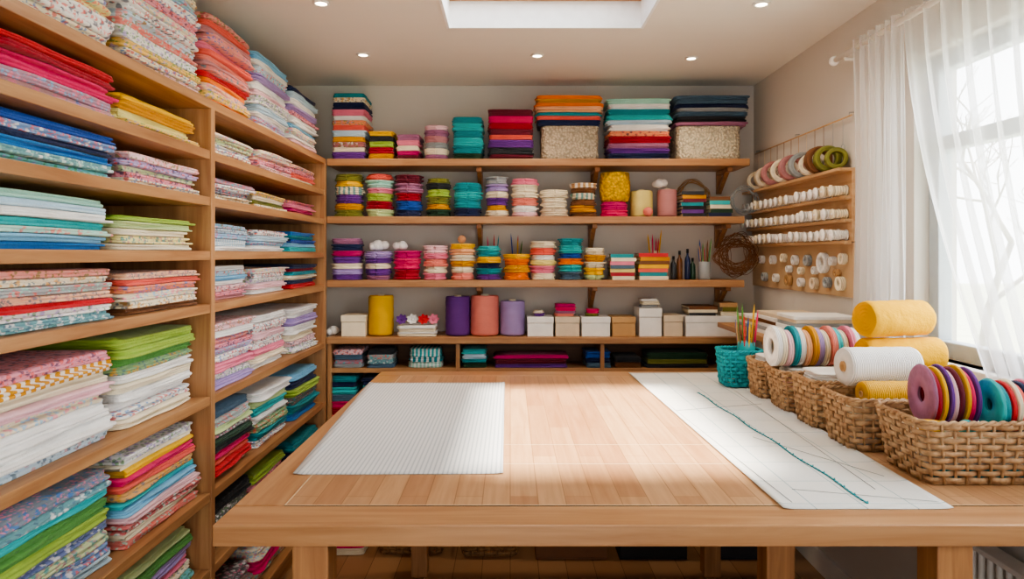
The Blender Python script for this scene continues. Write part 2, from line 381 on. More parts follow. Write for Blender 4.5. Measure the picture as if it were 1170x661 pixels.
bstack(482,513,142,1,'pale_pink,mauve,dusty_pink,grey,cream,mauve',rad=R,d=.15,**kw)
bstack(515,553,133,1,'teal,turquoise,teal,turquoise,teal,dark_green',rad=.035)
bstack(556,611,124,1,'maroon,hot_pink,crimson,maroon,coral,purple,charcoal,maroon',rad=.03)
bstack(693,770,112,1,'mint,white,teal,turquoise,pale_blue,white,orange:f,crimson,mauve,purple,navy',rad=.03,uneven=.01)
def knit_mat(c,sc=38):
    key='knit_%s%s'%(c,sc)
    if key in MC: return MC[key]
    m,nt,b=base_mat(key,.9); MC[key]=m
    tc=N(nt,'ShaderNodeTexCoord'); v=N(nt,'ShaderNodeTexVoronoi',Scale=float(sc)); L(nt,tc.outputs['Object'],v.inputs['Vector'])
    bc=col(c)
    L(nt,ramp(nt,v.outputs['Distance'],[(.1,bc),(.8,tuple(x*.5 for x in bc[:3])+(1,))]),b.inputs['Base Color'])
    inv=N(nt,'ShaderNodeMath',operation='SUBTRACT'); inv.inputs[0].default_value=1; L(nt,v.outputs['Distance'],inv.inputs[1])
    bump(nt,b,inv.outputs[0],1,.01); return m
def softbin(cx,cy,z,w,d,h,c,lab):
    o=MB(); V=[];P_=rrect(w,d,.04,6,5);n=len(P_)
    prof=[(.5,0),(.97,0),(1,.01)]+[(1.0+.012*math.sin(i*1.7),h*(i/8)) for i in range(1,8)]+[(1.02,h-.006),(1.0,h),(.93,h-.002),(.91,h-.03),(.5,h-.03)]
    for s,zz in prof:
        for (x,y,nx,ny) in P_: V.append((x*s,y*s,zz))
    Fc=[(i*n+j,i*n+(j+1)%n,(i+1)*n+(j+1)%n,(i+1)*n+j) for i in range(len(prof)-1) for j in range(n)]
    Fc.append(tuple(range(n))[::-1]); Fc.append(tuple((len(prof)-1)*n+j for j in range(n)))
    o.add(V,Fc); return obj('crochet_basket',o,knit_mat(c,80),loc=(cx,cy,z),label=lab,cat='basket')
zt=PZ(143,3.72)
softbin(PX(652,3.72),3.845,1.967,.315,.22,zt-1.967,'beige','cream crocheted square basket under folded fabrics')
bstack(610,691,108,1,'orange,mustard,orange,peach,teal,coral,navy',base=zt+.001,rad=.035,uneven=.012)
softbin(PX(812,3.72),3.845,1.967,.35,.22,zt-1.967,'cream','pale lace square basket under blue fabrics')
bstack(771,859,108,1,'slate,slate,navy,grey,slate,charcoal,black,mauve',base=zt+.001,rad=.035,uneven=.012)
for x0,x1,yt,sp in [(378,413,198,'olive,yellow,cream:s,purple,mustard,olive'),(414,448,198,'coral,mint,pink,lime,crimson,pale_green'),
  (448,482,199,'maroon,mauve,crimson,royal_blue,navy'),(484,515,203,'olive,charcoal,lime,olive,mustard,dark_green'),(516,551,208,'teal,turquoise,teal,navy'),
  (553,582,201,'grey,lavender,cream,purple,mustard,cream'),(583,617,203,'pink,cream,cream,salmon,white,pale_pink'),
  (652,684,208,'tan:s,brown,cream:s,brown,mustard,brown')]:
    bstack(x0,x1,yt,2,sp,rad=R,d=.16,uneven=.01,**kw)
bstack(617,651,216,2,'cream,cream,beige',rad=R,d=.16,uneven=.012,**kw)
bstack(375,412,272,3,'mauve,navy,magenta,purple,cream,lavender,purple',d=.16,rad=.05,**kw)
for x0,x1,yt,sp in [(413,446,287,'lavender,purple,cream,purple,mauve'),(446,480,286,'magenta,hot_pink,crimson'),(481,511,280,'pale_pink,pink,salmon,cream,pink'),
  (512,543,278,'yellow,peach,cream,mustard,cream,salmon'),(543,573,281,'turquoise,teal,yellow,navy,teal,purple'),(574,607,290,'yellow,orange,mustard,orange'),
  (605,637,275,'cream,coral,white,pale_yellow,pink,cream'),(638,668,272,'teal,turquoise,royal_blue,orange,turquoise,slate'),(668,694,283,'cream,mustard,cream,yellow,pale_green')]:
    bstack(x0,x1,yt,3,sp,rad=R,d=.155,uneven=.01,**kw)
bstack(378,415,399,5,'pale_pink:f,slate,mauve:f,grey',d=.2)
bstack(417,450,400,5,'charcoal,grey:f,teal:f,slate',d=.2)
bstack(464,506,399,5,'turquoise:s,teal:s,mint:s',rad=.05,d=.2)
bstack(526,557,399,5,'turquoise,pale_blue,teal,dark_green',d=.2)
bstack(562,652,406,5,'magenta,maroon,purple',d=.2)
bstack(668,700,402,5,'royal_blue,navy,slate',d=.2)
bstack(702,735,408,5,'charcoal,brown',d=.2)
bstack(737,812,403,5,'dark_green,olive,charcoal',d=.2)
bstack(376,408,430,6,'teal,navy,turquoise,slate,hot_pink,crimson,coral,dusty_pink',d=.2)
bstack(410,445,432,6,'navy,teal,charcoal,pink,salmon,cream,pink',d=.2)
# ---------------------------------------------------------------- thread cylinders, spools, rings
def thread_roll(name,cx,cy,z,r,h,c,lab,rot=(0,0,0),mat=None,group=None,core='cream'):
    g=MB(); n=14
    prof=[(r*.3,0),(r*.93,0),(r,.008)]+[(r*(1+.012*math.sin(i*2.3)),h*i/n) for i in range(1,n)]+[(r,h-.008),(r*.93,h),(r*.3,h),(r*.28,h*.97),(r*.28,h*.03)]
    g.lathe(prof,28,close=True)
    o=obj(name,g,mat or thread(c),loc=(cx,cy,z),rot=rot,label=lab,cat='thread',group=group)
    k=MB().lathe([(r*.2,-.003),(r*.275,-.003),(r*.275,h+.008),(r*.2,h+.008)],20,close=True)
    obj('core_tube',k,P(core,.7),parent=o,label='cardboard core tube')
    return o
for x0,x1,yt,c in [(419,448,337,'yellow'),(508,537,338,'lavender'),(537,570,337,'salmon'),(571,600,343,'lavender')]:
    Yc=3.80; r=(x1-x0)/2*3.75/F-.001; z=.9995; h=PZ(yt,3.74)-z-.008
    cc=c if x0!=508 else 'purple'
    thread_roll('thread_cone',PX((x0+x1)/2,3.75),Yc,z+.003,r,h,cc,'large %s thread roll on the sideboard'%cc)
def box_lid(x0,x1,yt,c,lab,z=.9995,d=.16,Y=3.73):
    w=PX(x1,Y)-PX(x0,Y)-.004; h=PZ(yt,Y)-z; cx=(PX(x0,Y)+PX(x1,Y))/2
    o=empty('storage_box',(cx,Y+d/2,z),lab,'box')
    boxobj('box_body',-w/2+.002,w/2-.002,-d/2+.002,d/2-.002,0,h*.68,P(c,.8),.002,parent=o)
    boxobj('lid',-w/2,w/2,-d/2,d/2,h*.69,h,P(c,.7),.002,parent=o); return z+h
box_lid(389,418,360,'cream','small cream cardboard box with lid')
zb=box_lid(602,633,362,'white','white lidded box on the sideboard')
zb=box_lid(634,663,362,'beige','beige lidded box beneath pink fabric')
box_lid(664,698,362,'white','white lidded box beside beige box')
box_lid(699,727,362,'tan','tan cardboard box on the sideboard')
box_lid(730,757,352,'white','tall white box with small stack on top')
box_lid(758,781,360,'beige','small beige box on the sideboard')
zl=box_lid(783,848,361,'white','long white box carrying books')
gs='folded fabrics on the sideboard'
stack(PX(646,3.75),3.81,zb+.001,.12,.12,.068,'magenta,hot_pink,mauve,salmon','on beige box',rad=.03,group=gs)
stack(PX(678,3.75),3.81,zb+.001,.08,.1,.04,'hot_pink,olive','on white box',rad=.03,group=gs)
stack(PX(616,3.75),3.81,zb+.001,.06,.1,.03,'cream,purple','on white box',rad=.02,group=gs)
bstack(452,499,372,4,'white,cream,white,cream',d=.16)
stack(PX(743,3.75),3.80,PZ(352,3.73)+.001,.1,.1,.05,'white,cream,grey','on white box',rad=.01,group=gs)
def yarn_ball(cx,cy,z,r,c,lab,name='yarn_ball',dens=30):
    g=MB(); rs=random.Random(int(cx*1000)+int(z*977))
    g.lathe([(r*.93*math.sin(pi*i/10)+1e-6,-r*.93*math.cos(pi*i/10)) for i in range(11)],16)
    for i in range(dens):
        n=Vector((rs.gauss(0,1),rs.gauss(0,1),rs.gauss(0,1))).normalized(); a=n.orthogonal().normalized(); b=n.cross(a)
        off=rs.uniform(-.35,.35)*r; rr=math.sqrt(max(r*r-off*off,0))*.97
        g.tube([a*math.cos(q)*rr+b*math.sin(q)*rr+n*off for q in [2*pi*k/20 for k in range(20)]],r*.045,4,True)
    return obj(name,g,P(c,.9),loc=(cx,cy,z+r),label=lab,cat='yarn')
def fluff(cx,cy,z,r,c,lab):
    rs=random.Random(int(cx*777)); g=MB()
    for i in range(9):
        a=rs.uniform(0,6.28); q=rs.uniform(.2,.6)*r*(0 if i==0 else 1); rr=r*(.62 if i==0 else rs.uniform(.32,.5))
        n0=len(g.v); s1,s2=rs.uniform(0,6),rs.uniform(0,6)
        g.lathe([(rr*math.sin(pi*k/8)+1e-6,-rr*math.cos(pi*k/8)) for k in range(9)],12,mod=lambda r_,z_,q_:r_*(1+.12*math.sin(4*q_+s1+z_*90)))
        g.xform(Matrix.Translation((q*1.3*math.cos(a),q*math.sin(a),rr+(r*.25*rs.random() if i else 0))),n0)
    return obj('cotton_tuft',g,plain('cotton_wool','#f3f0ea',.95,0,.1,60,.8),loc=(cx,cy,z),label=lab,cat='cotton wool')
fluff(PX(430,3.75),3.80,PZ(287,3.715)+.003,.05,'white','white fluffy cotton tuft on purple bundle')
fluff(PX(458,3.75),3.79,PZ(286,3.715)+.003,.042,'white','white fluffy cotton tuft on magenta bundle')
yarn_ball(PX(527,3.75),3.79,PZ(278,3.715)+.003,.022,'peach','peach yarn ball on yellow bundle')
fluff(PX(380,3.78),3.80,.9995,.042,'white','white cotton tuft standing on the sideboard')
bstack(687,721,230,2,'magenta,hot_pink',rad=R,d=.155,**kw)
def crochet_pot(cx,cy,z,r,h,c,lab):
    g=MB(); prof=[(.001,0),(r*.85,0)]+[(r*(.9+.1*math.sin(pi*i/12)),h*i/12) for i in range(1,12)]+[(r*.92,h),(r*.84,h),(r*.82,h*.2),(.001,h*.18)]
    g.lathe(prof,40,mod=lambda rr,zz,q: rr*(1+.035*math.sin(q*16+ (zz/h*9)*pi)) if rr>r*.83 else rr)
    return obj('crochet_pot',g,knit_mat(c,60),loc=(cx,cy,z),label=lab,cat='basket')
crochet_pot(PX(704,3.75),3.80,PZ(230,3.715)+.003,.084,.16,'yellow','bright yellow crocheted pot on magenta bundle')
thread_roll('thread_cone',PX(736,3.75),3.83,1.657,.062,.145,'pale_yellow','pale yellow thread cylinder on the wall shelf')
yarn_ball(PX(741,3.72),3.735,1.6545,.026,'salmon','salmon pink yarn ball in front of yellow cylinder')
thread_roll('thread_cone',PX(765,3.75),3.81,1.657,.054,.15,'dusty_pink','dusty pink thread cylinder on the wall shelf')
fluff(PX(757,3.75),3.83,1.817,.045,'white','white cotton tuft on pink cylinder')
def book(cx,cy,z,w,d,t,c,lab,rot=(0,0,0),group='books on the wall shelves'):
    e=.002; g=MB().box(-w/2,w/2,-d/2,d/2,0,e).box(-w/2,w/2,-d/2,d/2,t-e,t).box(-w/2,w/2,-d/2,-d/2+e,e,t-e)
    o=obj('book',g,P(c,.55),False,loc=(cx,cy,z),rot=rot,label=lab,cat='book',group=group)
    boxobj('pages',-w/2+.004,w/2-.004,-d/2+e,d/2-.004,e+.0002,t-e-.0002,P('cream',.8),0,parent=o)
    return o
def book_pile(x0,x1,ytop,z,cols,Y=3.735,d=.17):
    w=PX(x1,Y)-PX(x0,Y)-.004; Ht=PZ(ytop,Y)-z; rs=random.Random(x0); t=Ht/len(cols); zz=z+.0005
    for c in cols[::-1]:
        book((PX(x0,Y)+PX(x1,Y))/2+rs.uniform(-.003,.003),Y+d/2+.01,zz,w*rs.uniform(.85,1),d*rs.uniform(.9,1),t-.0008,c,'%s book lying in a pile on shelf'%c.replace('_',' '),rot=(0,0,rs.uniform(-.08,.08))); zz+=t
book_pile(779,808,218,1.654,['charcoal','mustard','maroon','teal','black','purple','charcoal'])
book_pile(811,838,224,1.654,['brown','turquoise','cream','dark_green','navy'])
book_pile(697,728,290,1.308,['teal','cream','pink','slate','pale_yellow','crimson','cream'])
book_pile(730,766,289,1.308,['red','mustard','brown','yellow','coral','teal','cream'])
book_pile(786,822,350,zl,['brown','cream','charcoal'])
book_pile(824,846,346,zl,['tan','olive','cream'])
def jar(cx,cy,z,r,h,c,lab,name='tool_cup'):
    g=MB().lathe([(.001,0),(r*.92,0),(r,.006),(r,h-.004),(r*.98,h),(r*.88,h),(r*.88,.01),(.001,.01)],22)
    return obj(name,g,P(c,.35),loc=(cx,cy,z),label=lab,cat='cup')
def bottle(cx,cy,z,r,h,c,lab):
    g=MB().lathe([(.001,0),(r*.9,0),(r,.006),(r,h*.6),(r*.85,h*.7),(r*.38,h*.78),(r*.36,h*.86)],20)
    o=obj('bottle',g,P(c,.2),loc=(cx,cy,z),label=lab,cat='bottle',group='small bottles on the wall shelf')
    obj('cap',MB().lathe([(.001,h*.862),(r*.45,h*.862),(r*.45,h),(.001,h)],16),P('black',.4),parent=o); return o
for i,(x,h,c) in enumerate([(770,.13,'charcoal'),(778,.16,'brown'),(786,.17,'navy'),(793,.12,'dark_green')]):
    bottle(PX(x,3.78),3.79+.02*(i%2),1.3085,.016,h,c,'%s glass bottle with black cap on shelf'%c.replace('_',' '))
def tool(cx,cy,z,l,c,lab,tx=0,ty=0,r=.0038,kind='pencil'):
    g=MB(); g.tube([(0,0,0),(0,0,l*.88)],r,6); g.tube([(0,0,l*.88),(0,0,l)],r,6,taper=.12)
    return obj(kind,g,P(c,.4),False,loc=(cx,cy,z),rot=(tx,ty,0),label=lab,cat='pencil',group='pencils in cups')
def cup_set(cx,cy,z,r,h,c,n,l,lab):
    jar(cx,cy,z,r,h,c,lab); rs=random.Random(int(cx*999))
    for i in range(n):
        a=2*pi*i/n; cc=rs.choice(['red','yellow','teal','tan','brown','royal_blue','hot_pink','white','green'])
        q=r*.5; tool(cx+q*math.cos(a),cy+q*math.sin(a),z+.0115,l*rs.uniform(.8,1.1),cc,'%s pencil standing in a cup'%cc.replace('_',' '),-math.sin(a)*.10,math.cos(a)*.10)
cup_set(PX(805,3.8),3.80,1.3085,.034,.10,'grey',9,.20,'grey metal cup full of pencils')
cup_set(PX(752,3.8),3.90,1.3085,.026,.16,'cream',6,.25,'cream cup of pencils behind books')
cup_set(PX(590,3.8),3.925,1.3085,.026,.12,'white',5,.23,'white cup behind orange bundles')
cup_set(PX(562,3.8),3.925,1.3085,.026,.13,'teal',5,.24,'teal cup behind turquoise bundles')
def coil(name,cx,cy,z,R_,lab,c='tan',n=14,rw=.0022,rotx=pi/2,seed=1,flat=.35,cat='wreath',rz=0,lo=.72,wob=.05):
    rs=random.Random(seed); g=MB()
    for i in range(n):
        a=rs.uniform(lo,1)*R_; b=rs.uniform(lo,1)*R_; ox,oy=rs.uniform(-.1,.1)*R_,rs.uniform(-.1,.1)*R_; t1,t2,p,p2=rs.uniform(-flat,flat),rs.uniform(-flat,flat),rs.uniform(0,6),rs.uniform(0,6)
        g.tube([(ox+a*(1+wob*math.sin(5*q+p2))*math.cos(q),oy+b*(1+wob*math.sin(4*q+p))*math.sin(q),R_*.35*(t1*math.sin(q+p)+t2*math.cos(2*q+p))) for q in [2*pi*k/36 for k in range(36)]],rw,4,True)
    return obj(name,g,P(c,.7),loc=(cx,cy,z),rot=(rotx,0,rz),label=lab,cat=cat)
coil('twig_wreath',PX(842,3.77),3.775,1.308+.135,.118,'tangled natural twig wreath standing at shelf end',c='brown',seed=3,n=34,rw=.0016,lo=.4,wob=.1)
coil('wire_coil',PX(849,3.8),3.78,1.654+.092,.08,'loose grey wire coil standing on shelf','grey',8,.0018,seed=5)
coil('wire_coil',PX(800,3.8),3.94,1.654+.118,.105,'loose tan cord coil behind books','tan',8,.002,seed=8,flat=.2)
def flower(cx,cy,z,r,c,lab):
    g=MB()
    for k in range(7):
        a=2*pi*k/7; V=[];Fc=[]
        for i in range(5):
            for j in range(3):
                u=i/4; v=(j-1); wd=math.sin(pi*min(.97,u*.8+.12))*r*.38
                V.append((u*r,v*wd,.3*r*u*u+ (.1*r if v else 0)))
        for i in range(4):
            for j in range(2): Fc.append((i*3+j,i*3+j+1,(i+1)*3+j+1,(i+1)*3+j))
        n0=len(g.v); g.add(V,Fc); g.xform(Matrix.Rotation(a,4,'Z'),n0)
    n0=len(g.v); g.lathe([(.001,0),(r*.22,.02*r),(r*.2,.25*r),(.001,.3*r)],12)
    return obj('fabric_flower',g,cloth_mat(c),loc=(cx,cy,z),rot=(1.0,0,0),label=lab,cat='flower')
ztw=PZ(372,3.715)
for x,c,dy in[(459,'purple',.0),(471,'white',.01),(484,'red',.0),(495,'pink',.01)]:
    flower(PX(x,3.75),3.755+dy,ztw+.028,.032,c,'%s fabric flower on folded white cloth'%c)
# ---------------------------------------------------------------- worktable
TX0,TX1,TY0,TY1,TZ=-.605,1.385,1.385,3.2,.90
m,nt,b=base_mat('table_planks',.33)
tc=N(nt,'ShaderNodeTexCoord'); mp=N(nt,'ShaderNodeMapping'); L(nt,tc.outputs['Object'],mp.inputs[0]); mp.inputs['Rotation'].default_value=(0,0,pi/2)
br=N(nt,'ShaderNodeTexBrick',Scale=1.0,**{'Mortar Size':.0011,'Brick Width':.62,'Row Height':.062,'Bias':0.0}); L(nt,mp.outputs[0],br.inputs['Vector'])
br.inputs['Color1'].default_value=lin('#b38560'); br.inputs['Color2'].default_value=lin('#cba27a'); br.inputs['Mortar'].default_value=lin('#9a7048')
mp2=N(nt,'ShaderNodeMapping'); L(nt,tc.outputs['Object'],mp2.inputs[0]); mp2.inputs['Scale'].default_value=(40,2.2,20)
n=N(nt,'ShaderNodeTexNoise',Scale=1.5,Detail=6.0,Distortion=.5); L(nt,mp2.outputs[0],n.inputs['Vector'])
mul=nt.nodes.new('ShaderNodeMix'); mul.data_type='RGBA'; mul.blend_type='MULTIPLY'; mul.inputs[0].default_value=.8
L(nt,br.outputs[0],mul.inputs[6]); L(nt,ramp(nt,n.outputs[0],[(.3,(.74,.66,.57,1)),(.65,(1,1,1,1))]),mul.inputs[7])
L(nt,mul.outputs[2],b.inputs['Base Color']); bump(nt,b,n.outputs[0],.08,.001)
plank=m
tb=empty('worktable',(0,0,0),'large honey oak cutting table with thick top','table')
bd=.11
boxobj('table_top',TX0+bd,TX1-bd,TY0+bd,TY1-bd,TZ-.044,TZ,plank,.0,parent=tb)
wt=dict(c1='#a4754c',c2='#c2966c',rough=.33,tag='t')
boxobj('breadboard_edge',TX0,TX1,TY0,TY0+bd-.0015,TZ-.044,TZ,wood('X',**wt),.003,parent=tb)
boxobj('breadboard_edge',TX0,TX1,TY1-bd+.0015,TY1,TZ-.044,TZ,wood('X',**wt),.003,parent=tb)
boxobj('breadboard_edge',TX0,TX0+bd-.0015,TY0+bd,TY1-bd,TZ-.044,TZ,wood('Y',**wt),.003,parent=tb)
boxobj('breadboard_edge',TX1-bd+.0015,TX1,TY0+bd,TY1-bd,TZ-.044,TZ,wood('Y',**wt),.003,parent=tb)
mb=MB(); inl=plain('inlay','#e0c8a6',.4); zz=TZ+.0003
q0,q1=TX0+bd+.003,TX1-bd-.003
for (a0,a1,b0,b1) in[(TX0+bd,TX1-bd,TY0+bd,TY0+bd+.003),(TX0+bd,TX1-bd,TY1-bd-.003,TY1-bd),(TX0+bd,TX0+bd+.003,TY0+bd+.004,TY1-bd-.003),(TX1-bd-.003,TX1-bd,TY0+bd+.004,TY1-bd-.003),(q0+.001,q1,1.79,1.7925),(q0+.001,q1,1.97,1.9722)]:
    mb.box(a0,a1,b0,b1,TZ-.003,zz)
obj('inlay_line',mb,inl,False,parent=tb)
mb=MB().box(TX0+.12,TX1-.12,TY1-.085,TY1-.06,TZ-.13,TZ-.045).box(TX0+.12,TX0+.145,TY0+.085,TY1-.085,TZ-.08,TZ-.045).box(TX1-.145,TX1-.12,TY0+.085,TY1-.085,TZ-.13,TZ-.045)
obj('apron',mb,wood('X',tag='ap',c1='#7d4c25',c2='#9c6636'),False,parent=tb,bevel=.002)
for X,Y in((-.409,1.43),(.909,1.43),(.70,1.80),(-.409,3.1),(.909,3.1)):
    boxobj('leg',X-.037,X+.037,Y-.037,Y+.037,0,TZ-.045,wood('Z',tag='lg',c1='#946540',c2='#bc8c5e'),.004,parent=tb)
def sheet(name,corners,z,mat,lab,cat,nx=24,ny=40,wav=.0008,seed=1):
    rs=random.Random(seed); ph=[rs.uniform(0,6) for _ in range(4)]; V=[];Fc=[];t=.0012
    c=[Vector(p) for p in corners]
    for lay in(0,1):
        for j in range(ny+1):
            for i in range(nx+1):
                u,v=i/nx,j/ny; p=(c[0]*(1-u)+c[1]*u)*(1-v)+(c[3]*(1-u)+c[2]*u)*v
                ed=.003*max(0,(u-.93)/.07)**2 +.003*max(0,(.07-u)/.07)**2
                V.append((p.x,p.y,(z+.0006+t*lay)+ed+abs(wav*math.sin(u*7+ph[0])*math.cos(v*9+ph[1]))))
    M=(nx+1)*(ny+1)
    for j in range(ny):
        for i in range(nx):
            a=j*(nx+1)+i; Fc.append((a,a+nx+1,a+nx+2,a+1)); Fc.append((M+a,M+a+1,M+a+nx+2,M+a+nx+1))
    bnd=[i for i in range(nx+1)]+[(j)*(nx+1)+nx for j in range(1,ny+1)]+[ny*(nx+1)+i for i in range(nx-1,-1,-1)]+[j*(nx+1) for j in range(ny-1,0,-1)]
    for k in range(len(bnd)): a,b_=bnd[k],bnd[(k+1)%len(bnd)]; Fc.append((a,b_,b_+M,a+M))
    g=MB(); g.v=V; g.f=Fc; return obj(name,g,mat,loc=(0,0,0),label=lab,cat=cat)
m,nt,b=base_mat('pinstripe_cloth',.9)
tc=N(nt,'ShaderNodeTexCoord'); w=N(nt,'ShaderNodeTexWave',Scale=26.0); w.bands_direction='X'; L(nt,tc.outputs['Object'],w.inputs['Vector'])
L(nt,ramp(nt,w.outputs[0],[(0,lin('#b2b7bc')),(.3,lin('#cdd0d2')),(.6,lin('#d9dadb'))]),b.inputs['Base Color'])
n=N(nt,'ShaderNodeTexNoise',Scale=7.0,Detail=3.0); L(nt,tc.outputs['Object'],n.inputs['Vector']); bump(nt,b,n.outputs[0],.35,.01)
sheet('cotton_cloth',[(-.541,1.70,0),(-.018,1.706,0),(-.024,2.915,0),(-.60,2.91,0)],TZ,m,'pale grey pinstriped cotton cloth lying flat on table','cloth')
m,nt,b=base_mat('pattern_paper',.8)
tc=N(nt,'ShaderNodeTexCoord'); mp=N(nt,'ShaderNodeMapping'); L(nt,tc.outputs['Object'],mp.inputs[0])
br=N(nt,'ShaderNodeTexBrick',Scale=1.0,offset=0.0,**{'Mortar Size':.0014,'Brick Width':.11,'Row Height':.15}); L(nt,mp.outputs[0],br.inputs['Vector'])
for k,c_ in(('Color1','#e4e3de'),('Color2','#dfe0de'),('Mortar','#9fb4b6')): br.inputs[k].default_value=lin(c_)
L(nt,br.outputs[0],b.inputs['Base Color'])
pp=sheet('pattern_paper',[(.588,1.47,0),(.955,1.47,0),(.99,3.17,0),(.545,3.15,0)],TZ,m,'white sewing pattern paper with teal stitch line','paper',seed=4,wav=.0005)
def tp(x,y): Y=.55*F/(y-HY); return (PX(x,Y),Y)
mb=MB(); A=Vector(tp(797,449)); B=Vector(tp(994,577)); n_=70; dr=(B-A)/n_; nr=Vector((-dr.y,dr.x)).normalized()
for i in range(n_):
    p=A+dr*i+nr*.004*math.sin(i*.35); q=p+dr*.8
    mb.tube([(p.x,p.y,TZ+.0035),(q.x,q.y,TZ+.0035)],.0034,5,rz=.0012)
    if i%3==0: mb.tube([(p.x+nr.x*.008,p.y+nr.y*.008,TZ+.0035),(q.x+nr.x*.001,q.y+nr.y*.001,TZ+.0035)],.0018,5,rz=.001)
obj('stitch_line',mb,P('teal',.6),parent=pp,label='teal hand stitched line')
mb=MB()
for (xa,ya,xb,yb) in[(735,440,905,575),(860,500,1010,545),(770,470,870,462),(905,560,1080,575),(830,440,1000,560)]:
    a,b_=tp(xa,ya),tp(xb,yb)
    mb.tube([(a[0],a[1],TZ+.0033),(b_[0],b_[1],TZ+.0033)],.0009,4,rz=.0005)
obj('drawn_line',mb,P('grey',.8),parent=pp,label='thin grey pencil lines')
# ---------------------------------------------------------------- baskets
def outline(w,d,r,n):
    pts=rrect(w,d,r,12,8); P2=[Vector((p[0],p[1])) for p in pts]; L_=[0]
    for i in range(len(P2)): L_.append(L_[-1]+(P2[(i+1)%len(P2)]-P2[i]).length)
    out=[]
    for k in range(n):
        s=L_[-1]*k/n; i=max(j for j in range(len(P2)) if L_[j]<=s+1e-12); t=(s-L_[i])/max(1e-9,L_[i+1]-L_[i])
        p=P2[i].lerp(P2[(i+1)%len(P2)],t); nx=pts[i][2]*(1-t)+pts[(i+1)%len(P2)][2]*t; ny=pts[i][3]*(1-t)+pts[(i+1)%len(P2)][3]*t
        q=Vector((nx,ny)).normalized(); out.append((p,q))
    return out
def wicker(x0,x1,y0,y1,h,c1,c2,lab,z=TZ,name='wicker_basket',rows=8,stakes=30,taper=.86,rot=0):
    w,d=x1-x0-.016,y1-y0-.016; g=MB(); a=.0045; n=stakes*4
    key='wicker_%s'%c1
    if key not in MC:
        m,nt,b=base_mat(key,.65); MC[key]=m; tc=N(nt,'ShaderNodeTexCoord'); nn=N(nt,'ShaderNodeTexNoise',Scale=55.0,Detail=3.0); L(nt,tc.outputs['Object'],nn.inputs['Vector'])
        L(nt,ramp(nt,nn.outputs[0],[(.3,lin(c1)),(.7,lin(c2))]),b.inputs['Base Color']); bump(nt,b,nn.outputs[0],.3,.002)
    def at(zr,k,off=0):
        s=taper+(1-taper)*zr
        p,q=O[k]; return (p.x*s+q.x*off,p.y*s+q.y*off)
    O=outline(w,d,.035,n)
    for i in range(rows):
        zr=(i+.5)/rows; pts=[]
        for k in range(n):
            off=a*math.cos(pi*k/4+pi*i); x,y=at(zr,k,off); pts.append((x,y,.004+zr*(h-.006)))
        g.tube(pts,.0022,6,True,rz=.43*h/rows)
    for s in range(stakes):
        k=s*4; g.tube([(*at(0,k),.002),(*at(.5,k),h*.5),(*at(1,k),h-.002)],.0035,5)
    n0=len(g.v); pts=[at(0,k,-.002) for k in range(0,n,2)]; m_=len(pts)
    g.add([(x,y,.0005) for x,y in pts]+[(x,y,.006) for x,y in pts],[tuple(range(m_))[::-1],tuple(range(m_,2*m_))]+[(i,(i+1)%m_,m_+(i+1)%m_,m_+i) for i in range(m_)])
    o=obj(name,g,MC[key],loc=((x0+x1)/2,(y0+y1)/2,z+.0005),rot=(0,0,rot),label=lab,cat='basket')
    rm=MB()
    for ph in(0,pi):
        rm.tube([(*at(1,k,.004*math.cos(pi*k/3+ph)),h+.0035*math.sin(pi*k/3+ph)) for k in range(n)],.0042,6,True)
    obj('rim',rm,MC[key],parent=o,label='braided rim')
    return o
C1,C2='#8d6844','#c8a47c'
BK=[(.965,1.315,1.60,1.845),(.93,1.175,1.875,2.085),(.935,1.14,2.11,2.31),(.93,1.245,2.335,2.535),(.93,1.11,2.56,2.735),(1.165,1.375,2.10,2.32)]
BH=[.150,.145,.15,.14,.14,.145]
LB=['large woven wicker basket full of ribbon rolls','woven wicker basket holding white and yellow rolls','woven wicker basket lined with white cloth','woven wicker basket under a row of ribbon rolls','small woven wicker basket beside teal basket','woven wicker basket beneath yellow fabric rolls']
for (x0,x1,y0,y1),h,lb in zip(BK,BH,LB): wicker(x0,x1,y0,y1,h,C1,C2,lb,rows=9 if x1-x0>.3 else 8,stakes=34 if x1-x0>.3 else 28)
wicker(.865,1.045,2.77,2.93,.145,'#0d8490','#27b3bd','teal woven plastic basket holding a pencil cup',z=TZ+.006,name='plastic_basket',rows=9,stakes=26)
def fill(i,top,spec):
    x0,x1,y0,y1=BK[i]; s=.80
    stack((x0+x1)/2,(y0+y1)/2,TZ+.008,(x1-x0)*s-.02,(y1-y0)*s-.02,top-TZ-.008,spec,'inside a wicker basket',rad=.03,jit=0,rj=0,name='folded_filler',word='folded napkin',cat='filler',group='folded fabrics inside baskets')  # folded fabric put in to fill the basket
fill(0,1.012,'cream,white,teal'); fill(1,1.012,'cream,beige,white'); fill(2,1.075,'white,cream,white,beige,cream'); fill(3,1.05,'white,pale_pink,cream,white')
fill(4,1.06,'white,cream,brown,white'); fill(5,1.06,'yellow,mustard,yellow')
